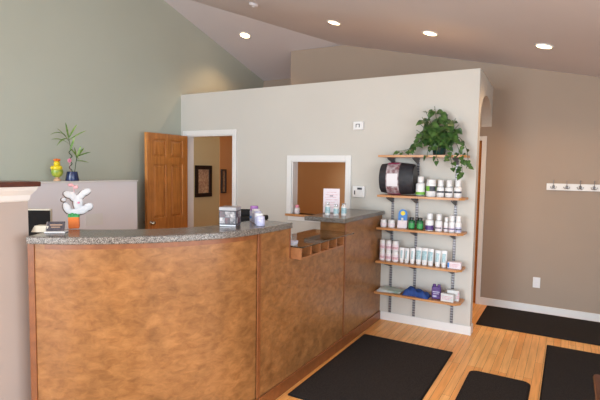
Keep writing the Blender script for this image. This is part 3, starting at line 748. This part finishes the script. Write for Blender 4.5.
t = thing('lucky_bamboo', 'curly lucky bamboo in a dark blue pot on the ledge', 'plant', (-4.28, 2.85, 1.3885))
smooth_angle(obj('pot', lathe(B(), [(0, 0), (.062, 0), (.064, .006), (.048, .092), (.044, .092), (.042, .08), (0, .08)], 24), M['potblue'], t))
obj('soil', lathe(B(), [(0, .0805), (.041, .0805), (0, .088)], 18), M['soil'], t, True)
bs = B()
sp = [(.012*math.cos(k*.9), .014*math.sin(k*.9)-.015, .085+k*.0105) for k in range(22)]
tube(bs, sp, .005, 7); tube(bs, [sp[-1], (0, -.02, .36), (.0, -.03, .42)], .003, 6)
tube(bs, [(.01, .02, .085), (.01, .035, .18), (.01, .05, .24)], .004, 6)
obj('stalks', bs, M['bstem'], t)
bl = B()
def blade(p, d, L, w, droop):
    L *= 1.3; p = Vector(p); d = Vector(d).normalized(); up = Vector((.5, -.2, .8)); sd = d.cross(up).normalized(); prev = None
    for k in range(9):
        u = k/8; q = p+d*L*u+Vector((0, 0, -droop*u*u)); ww = w*math.sin(PI*min(1, u*.9+.08))**.8 if k < 8 else .0003
        cur = (bl.verts.new(q-sd*ww), bl.verts.new(q+sd*ww*.05+Vector((0, 0, -ww*.4))), bl.verts.new(q+sd*ww))
        if prev:
            bl.faces.new((prev[0], prev[1], cur[1], cur[0])); bl.faces.new((prev[1], prev[2], cur[2], cur[1]))
        prev = cur
for a in (((0, -.02, .36), (.2, -.9, .55), .20, .009, .10), ((0, -.02, .38), (.1, -.7, .9), .18, .008, .06), ((0, -.03, .42), (.1, .5, 1), .14, .009, .02),
          ((0, -.03, .40), (.2, 1, .8), .17, .008, .03), ((0, -.03, .42), (0, -.2, 1), .12, .010, .0), ((0, -.03, .41), (.3, -.8, .2), .14, .009, .12),
          ((0, -.02, .33), (.3, .4, -.6), .10, .010, .02), ((.01, .05, .24), (.1, .9, .5), .13, .010, .03), ((.01, .05, .24), (.2, .5, .9), .10, .012, .02),
          ((.01, .04, .20), (.2, 1, .1), .10, .010, .03), ((.01, .045, .22), (.3, -.4, 1), .10, .012, 0), ((0, -.02, .30), (.4, .1, .9), .11, .012, 0),
          ((0, -.03, .42), (.2, -.9, .7), .22, .007, .16), ((.01, .05, .24), (.3, .2, 1), .09, .011, 0)): blade(*a)
obj('leaves', bl, M['bleaf'], t, True)
bm = B()
for k in range(5): a = k*2*PI/5; ellipsoid(bm, (.03, -.045+.012*math.cos(a), .2+.012*math.sin(a)), (.006, .011, .011), 8)
tube(bm, [(.0, -.02, .085), (.02, -.035, .14), (.03, -.045, .2)], .0018, 5)
obj('pink_flower', bm, M['rose'], t, True)

# ------------------------------------------------------------------ bunny with carrot on the granite counter
FZ = 1.1805
t = thing('bunny_decoration', 'white bunny cutout with pink bow on an orange carrot block on the counter', 'decoration', (-2.475, 1.655, FZ), math.radians(50))
bm = B(); box(bm, -.030, .028, -.022, .022, 0, .068, .006); obj('carrot_block', bm, M['orange'], t)
bm = B()
for x, s in ((-.022, .02), (-.008, .028), (.008, .024), (.02, .019)): ellipsoid(bm, (x, 0, .066+s*.35), (.011, .016, s*.62), 10)
box(bm, -.028, .026, -.02, .02, .062, .074, .003)
obj('carrot_leaves', bm, M['greenl'], t, True)
bm = B()
def lobe(cx, cz, rx, rz_, ang=0, cy=0):
    mt = Matrix.Translation((cx, cy, cz)) @ Matrix.Rotation(math.radians(ang), 4, 'Y') @ Matrix.Diagonal((rx, .010, rz_, 1))
    bmesh.ops.create_uvsphere(bm, u_segments=18, v_segments=10, radius=1, matrix=mt)
lobe(.022, .150, .026, .048); lobe(-.022, .196, .034, .020, 20); lobe(-.002, .185, .02, .03, -20); lobe(.062, .210, .034, .019, -28); lobe(.04, .19, .03, .018, -45)
lobe(-.034, .118, .020, .036, -25); lobe(.076, .125, .028, .022, -30); lobe(.018, .098, .050, .018); lobe(-.052, .168, .014, .012); lobe(.05, .112, .03, .02)
obj('bunny_figure', bm, M['bunnyw'], t, True)
bm = B()  # larger lobes set behind, their brown stands in for shadow around the bunny
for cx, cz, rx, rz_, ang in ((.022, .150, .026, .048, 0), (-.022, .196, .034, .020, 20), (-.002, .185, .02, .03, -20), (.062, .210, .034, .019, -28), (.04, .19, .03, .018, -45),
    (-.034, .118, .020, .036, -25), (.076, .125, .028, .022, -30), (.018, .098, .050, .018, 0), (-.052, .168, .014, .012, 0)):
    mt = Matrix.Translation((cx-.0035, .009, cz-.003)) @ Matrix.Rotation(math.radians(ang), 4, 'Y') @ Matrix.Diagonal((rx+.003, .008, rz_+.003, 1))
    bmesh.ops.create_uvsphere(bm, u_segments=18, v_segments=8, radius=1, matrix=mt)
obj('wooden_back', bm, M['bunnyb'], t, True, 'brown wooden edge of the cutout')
bm = B(); ellipsoid(bm, (.026, -.011, .150), (.007, .004, .006), 10); obj('nose', bm, M['rose'], t, True)
bm = B(); ellipsoid(bm, (-.015, 0, .252), (.016, .006, .010), 10); ellipsoid(bm, (.012, 0, .240), (.014, .006, .011), 10); ellipsoid(bm, (0, -.003, .247), (.006, .007, .006), 8)
tube(bm, [(.0, 0, .245), (.004, 0, .2)], .0025, 6); obj('bow', bm, M['palerose'], t, True)

# cards, card holder
t = thing('card_holder', 'small holder with a dark card on a white base at counter end', 'card holder', (-2.405, 1.500, FZ), math.radians(40))
obj('holder_base', box(B(), -.05, .055, -.032, .03, 0, .008, .002), M['whiteP'], t)
tl = Matrix.Translation((0, 0, .008)) @ Matrix.Rotation(math.radians(-22), 4, 'X')
obj('card', box(B(), -.045, .042, -.004, .004, 0, .052, .001, tl), M['cardd'], t)
bm = B(); box(bm, -.032, .030, -.0052, -.0042, .030, .034, 0, tl); box(bm, -.025, .02, -.0052, -.0042, .018, .021, 0, tl); obj('lettering', bm, M['peach'], t)
obj('metal_side', box(B(), -.050, -.045, -.008, .008, 0, .05, .001, tl), M['steel'], t)
t = thing('card_stack', 'fanned stack of cream cards left of the card holder', 'cards', (-2.49, 1.475, FZ), math.radians(30))
for k in range(5): obj('card', box(B(), -.045+k*.004, .04+k*.002, -.028, .028, k*.007, k*.007+.0065, .0005), M['cream'], t)
# photo cube
t = thing('photo_cube', 'clear cube covered with small photos on the curved counter', 'photo cube', (-1.845, 2.30, FZ), math.radians(22))
obj('cube_body', box(B(), -.055, .055, -.055, .055, .012, .097, .003), M['dkprint'], t)
kk = 0
for fc in range(4):
    rm = Matrix.Rotation(fc*PI/2, 4, 'Z')
    for i in range(3):
        for j in range(2):
            kk += 1
            a = -.050+i*.034; c = .018+j*.039+(kk % 3)*.001
            obj('small_photo', box(B(), a, a+.031, -.0562, -.0548, c, c+.036, 0, rm), (M['pa'], M['pb'], M['pc'])[(kk*2+i) % 3], t)
obj('acrylic_base', box(B(), -.053, .053, -.053, .053, 0, .012, .002), M['steel'], t)
obj('lid', box(B(), -.056, .056, -.056, .056, .098, .121, .003), M['lidgrey'], t)
# sample cups in a diagonal row
G4 = 'white sample tubs in a slanting row by photo cube'
row = [(-1.868, 2.590, .030, .105, M['palel'], M['lilac'], 'sample tub with a lilac cap, at the back of the slanting row'),
       (-1.822, 2.546, .028, .088, M['palel'], M['whiteP'], 'white sample tub directly in front of the lilac-capped one'),
       (-1.775, 2.500, .028, .080, M['palel'], M['palel'], 'third white sample tub from the lilac-capped one'),
       (-1.728, 2.452, .029, .072, M['palel'], M['whiteP'], 'fourth white sample tub in the slanting row'),
       (-1.682, 2.402, .028, .062, M['palel'], M['palel'], 'shortest white sample tub, nearest the counter edge')]
for x, y, r, h, bo, ca, lb in row: bottle('sample_tub', lb, 'tub', x, y, FZ, r, h, bo, ca, M['bluep'] if ca is M['lilac'] else None, (.3, .5), squat=True, caph=.3, group=G4)
# small things on glass top
t = thing('card_pile', 'small pile of white cards on glass top beside the granite', 'cards', (-1.68, 2.765, 1.0125), .1)
for k in range(4): obj('card', box(B(), -.04+.003*k, .04+.002*k, -.03, .035, k*.007, k*.007+.0065, .0005), (M['paper'], M['palel'])[k % 2], t)

# monitor and printer behind the desk
t = thing('computer_monitor', 'black computer monitor with pale rim behind the counter', 'monitor', (-3.27, 1.83, 0), math.radians(38))
obj('screen_housing', box(B(), -.2, .155, 0, .04, .94, 1.235, .006), M['cream'], t)
obj('screen', box(B(), -.198, .153, -.003, .001, .942, 1.226, .001), M['matedge'], t)
obj('stand', box(B(), -.04, .04, .01, .035, .762, .94, .003), M['black'], t)
obj('stand_base', box(B(), -.11, .11, -.08, .1, .7505, .764, .004), M['black'], t)
t = thing('side_desk', 'plain wooden side desk under the computer monitor', 'desk', (0, 0, 0))
obj('desk_top', box(B(), -3.75, -2.85, 1.5, 2.3, .72, .75, .003), M['cub'], t)
for x in (-3.7, -2.9):
    for y in (1.55, 2.25): obj('leg', box(B(), x-.025, x+.025, y-.025, y+.025, 0, .72, .002), M['trim'], t)
t = thing('desktop_printer', 'black desktop printer behind the photo cube', 'printer', (-2.14, 2.86, .7505), math.radians(25))
obj('printer_body', box(B(), -.16, .16, -.13, .13, 0, .385, .012), M['matedge'], t)
obj('scanner_lid', box(B(), -.155, .155, -.12, .13, .388, .425, .01), M['matedge'], t)
obj('feed_tray', box(B(), -.13, .10, .02, .05, .425, .475, .004, Matrix.Identity(4)), M['matedge'], t)
obj('output_slot', box(B(), -.12, .12, -.134, -.128, .3, .32, .001), M['bracket'], t)

# ------------------------------------------------------------------ sign and spray bottles on the short counter
RZ = 1.1305
t = thing('sign_holder', 'clear upright holder with a pale pink printed sheet', 'sign', (-1.945, 3.93, RZ), math.radians(26))
tl = Matrix.Rotation(math.radians(-11), 4, 'X')
bm = B(); box(bm, -.075, .085, .004, .007, .004, .235, 0, tl); obj('acrylic_sheet', bm, M['clear'], t)
obj('printed_sheet', box(B(), -.072, .082, 0, .0035, .006, .232, 0, tl), M['pinkp'], t)
bm = B()
for k, (a, b2) in enumerate(((-.04, .05), (-.05, .06), (-.055, .05), (-.05, .065), (-.055, .04), (-.05, .06), (-.05, .03))): box(bm, a, b2, -.0012, .0002, .195-k*.024, .200-k*.024, 0, tl)
obj('lettering', bm, M['pink'], t)
bm = B(); box(bm, -.012, .02, -.0016, .0002, .158, .166, 0, tl); obj('emblem', bm, M['dkprint'], t)
obj('holder_foot', box(B(), -.075, .085, -.05, .07, 0, .004, .001), M['clear'], t)
def spray(lb, x, y, h):
    t = thing('spray_bottle', lb, 'bottle', (x, y, RZ), .4, 'small spray bottles in front of the pink sign')
    r = .0235
    smooth_angle(obj('body', lathe(B(), [(0, 0), (r*.95, 0), (r, .004), (r, h*.74), (r*.5, h*.8), (0, h*.8)], 20), W_, t))
    smooth_angle(obj('label_band', lathe(B(), [(r*.98, h*.18), (r+.0006, h*.18), (r+.0006, h*.62), (r*.98, h*.62)], 20, ring=True), M['teal'], t))
    smooth_angle(obj('cap', lathe(B(), [(0, h*.8), (r*.72, h*.8), (r*.72, h*.98), (r*.62, h), (0, h)], 16), M['clear'], t))
spray('tallest of the three small spray bottles, left of the sign front', -1.88, 3.735, .118)
spray('middle of the three small spray bottles before the pink sign', -1.80, 3.745, .100)
spray('rightmost of the three small spray bottles before the pink sign', -1.745, 3.79, .110)
t = bottle('hand_lotion_bottle', 'tiny white bottle with red and pink cap on pass-through sill', 'bottle', -2.675, YW+.03, VZ0, .032, .098, W_, M['rose'], M['pinkp'], (.2, .6), caph=.28)

# ------------------------------------------------------------------ wall devices
t = thing('wall_sensor', 'small white wall sensor high on the partition above the thermostat', 'sensor', (-1.925, YW, 1.998))
obj('case', box(B(), -.058, .058, -.028, 0, -.043, .043, .006), M['whiteP'], t)
bm = B(); box(bm, -.026, -.018, -.0295, -.0275, -.018, .012); box(bm, .010, .018, -.0295, -.0275, -.018, .012); box(bm, -.026, .018, -.0295, -.0275, .012, .019); obj('dark_slots', bm, M['dkprint'], t)
t = thing('thermostat', 'white wall thermostat with dark display right of the pass-through', 'thermostat', (-1.905, YW, 1.312))
obj('case', box(B(), -.068, .068, -.028, 0, -.058, .06, .006), M['whiteP'], t)
obj('display', box(B(), -.012, .040, -.0295, -.0275, .022, .044), M['dkprint'], t)
bm = B()
box(bm, -.048, -.034, -.0295, -.0275, -.03, .012); obj('button', bm, M['bracket'], t)
t = thing('wall_outlet', 'white electrical outlet low on the back wall under the hooks', 'outlet', (-.264, YR, .335))
obj('cover_plate', box(B(), -.036, .036, -.007, 0, -.058, .058, .003), M['whiteP'], t)
for s in (-1, 1): obj('socket', box(B(), -.016, .016, -.009, -.006, s*.026-.014, s*.026+.014, .002), M['lowwall'], t)
# coat rail with hooks
t = thing('coat_rail', 'white wooden coat rail with metal double hooks on the back wall', 'coat rail', (0, YR, 1.392))
obj('rail', box(B(), -.215, .72, -.018, 0, -.036, .036, .004), M['white'], t)
for k in range(7):
    x = -.148+k*.122
    bm = B(); lathe(bm, [(0, 0), (.013, 0), (.011, .004), (0, .005)], 14, mtx=Matrix.Translation((x, -.018, 0)) @ Matrix.Rotation(PI/2, 4, 'X') @ Matrix.Diagonal((1, 1.5, 1, 1)))
    tube(bm, [(x, -.02, .005), (x, -.045, .01), (x, -.062, .035), (x, -.066, .066)], [.004, .004, .0035, .003], 8); ellipsoid(bm, (x, -.066, .068), (.006, .006, .006), 8)
    for s in (-1, 1):
        tube(bm, [(x, -.02, -.008), (x+s*.010, -.04, -.018), (x+s*.022, -.046, -.014), (x+s*.027, -.048, -.002)], [.0035, .0035, .003, .003], 8); ellipsoid(bm, (x+s*.027, -.048, 0), (.005, .005, .005), 8)
    obj('hook', bm, M['steel'], t, True)

# pictures in the passage
def picture(lb, y0, y1, z0, z1, x=XL):
    t = thing('framed_picture', lb, 'picture', (x, (y0+y1)/2, (z0+z1)/2))
    h, w = (z1-z0)/2, (y1-y0)/2; f = .055 if w > .1 else .02; bm = B()
    box(bm, .001, .03, -w, w, -h, -h+f, .003); box(bm, .001, .03, -w, w, h-f, h, .003); box(bm, .001, .03, -w, -w+f, -h+f, h-f, .003); box(bm, .001, .03, w-f, w, -h+f, h-f, .003)
    obj('frame', bm, M['frame'], t); obj('print', box(B(), .001, .012, -w+f, w-f, -h+f, h-f), M['artw'], t)
picture('dark framed brownish print seen through the open doorway', 4.765, 5.10, 1.125, 1.565)
picture('narrow dark frame on the brown wall deeper in the doorway', 5.292, 5.40, 1.165, 1.515, XL+.02)

# ------------------------------------------------------------------ ceiling lights and detector
def basis(n):
    n = n.normalized(); x = Vector((1, 0, 0)); x = (x-n*x.dot(n)).normalized(); y = n.cross(x)
    return Matrix((x, y, n)).transposed().to_4x4()
nB = Vector((-.228, -.05, -1)); nA = Vector((0, -.285, -1))
lights = [(-3.893, 5.15, 'A', 'recessed ceiling light nearest the green wall'), (-2.312, 4.66, 'B', 'recessed ceiling light, second from the green wall'),
          (-1.268, 4.70, 'B', 'recessed ceiling light above the wall shelves'), (-.256, 4.74, 'B', 'recessed ceiling light nearest the coat hooks wall')]
for x, y, pl_, lb in lights:
    n = nA if pl_ == 'A' else nB; z = zA(y) if pl_ == 'A' else zB(x, y)
    t = thing('ceiling_light', 'round glowing '+lb, 'ceiling light', (x, y, z), 0, 'recessed ceiling lights')
    mt = basis(n)
    o = obj('trim_ring', lathe(B(), [(.064, .0005), (.084, .0005), (.082, .006), (.066, .008)], 28, ring=True, mtx=mt), M['white'], t, True)
    obj('lens', lathe(B(), [(0, .001), (.064, .001), (.064, .004), (0, .005)], 28, mtx=mt), M['lamp'], t)
    l = bpy.data.lights.new('ceiling_spot', 'SPOT'); l.energy = 34; l.color = (1, .62, .32); l.spot_size = math.radians(125); l.spot_blend = .7; l.shadow_soft_size = .06
    lo = bpy.data.objects.new('ceiling_spot', l); C.objects.link(lo); lo.location = Vector((x, y, z))+n.normalized()*.03
t = thing('smoke_detector', 'small white smoke detector on the sloping ceiling', 'smoke detector', (-3.10, 4.26, zB(-3.10, 4.26)))
mt = basis(nB)
smooth_angle(obj('case', lathe(B(), [(0, .0005), (.055, .0005), (.055, .012), (.045, .024), (0, .026)], 24, mtx=mt), M['ceil'], t))
smooth_angle(obj('sensor_cap', lathe(B(), [(0, .026), (.02, .026), (.017, .032), (0, .033)], 18, mtx=mt), M['lowwall'], t))

# ------------------------------------------------------------------ wooden chair, only its corner in view
t = thing('wooden_chair', 'brown wooden chair at the right, only its rounded corner showing', 'chair', (.40, 2.74, 0), math.radians(0))
cw_, cd = .24, .22
obj('seat', box(B(), -cw_, cw_, -cd, cd, .42, .455, .018), M['chairw'], t)
for sx in (-1, 1):
    for sy in (-1, 1): obj('leg', box(B(), sx*(cw_-.035)-.02, sx*(cw_-.035)+.02, sy*(cd-.035)-.02, sy*(cd-.035)+.02, .011 if False else 0, .42, .004), M['chairw'], t)
for sx in (-1, 1): obj('back_post', box(B(), sx*(cw_-.03)-.018, sx*(cw_-.03)+.018, -cd+.005, -cd+.04, .455, .88, .006), M['chairw'], t)
for z in (.6, .72, .84): obj('back_slat', box(B(), -cw_+.05, cw_-.05, -cd+.012, -cd+.03, z-.03, z+.03, .004), M['chairw'], t)

# ------------------------------------------------------------------ daylight
def area(name, loc, rot, sx, sy, e, c):
    l = bpy.data.lights.new(name, 'AREA'); l.shape = 'RECTANGLE'; l.size = sx; l.size_y = sy; l.energy = e; l.color = c
    o = bpy.data.objects.new(name, l); C.objects.link(o); o.location = loc; o.rotation_euler = rot; return o
area('window_daylight', (-2.35, YF+.02, 1.75), (PI/2, 0, 0), 2.4, 2.4, 375, (.80, .91, 1))
area('window_daylight', (.35, YF+.02, 1.4), (PI/2, 0, 0), 2.4, 1.7, 55, (.80, .91, 1))
area('window_daylight', (XR-.02, (ry0+ry1)/2, 1.28), (PI/2, 0, PI/2), 5.0, 1.45, 175, (.80, .91, 1))
w = bpy.data.worlds.new('sky'); S.world = w; w.use_nodes = True
nt = w.node_tree; bg = nt.nodes['Background']
sk = nt.nodes.new('ShaderNodeTexSky'); sk.sky_type = 'NISHITA'; sk.sun_disc = False; sk.sun_elevation = math.radians(40)
nt.links.new(sk.outputs['Color'], bg.inputs['Color']); bg.inputs['Strength'].default_value = .25

# ------------------------------------------------------------------ camera
yaw, pitch, roll = [math.radians(v) for v in (-30.155, -3.942, .884)]
fwd = Vector((math.sin(yaw)*math.cos(pitch), math.cos(yaw)*math.cos(pitch), math.sin(pitch)))
r0 = Vector((math.cos(yaw), -math.sin(yaw), 0)); u0 = r0.cross(fwd)
r = r0*math.cos(roll)+u0*math.sin(roll); u = -r0*math.sin(roll)+u0*math.cos(roll)
cam = bpy.data.cameras.new('camera'); co = bpy.data.objects.new('camera', cam); C.objects.link(co)
mw = Matrix((r, u, -fwd)).transposed().to_4x4(); mw.translation = (0, 0, 1.55); co.matrix_world = mw
cam.sensor_width = 36; cam.lens = 463.54*36/600; cam.clip_start = .05
S.camera = co
S.view_settings.view_transform = 'Standard'; S.view_settings.look = 'None'; S.view_settings.exposure = 0; S.view_settings.gamma = 1
S.view_settings.use_curve_mapping = False
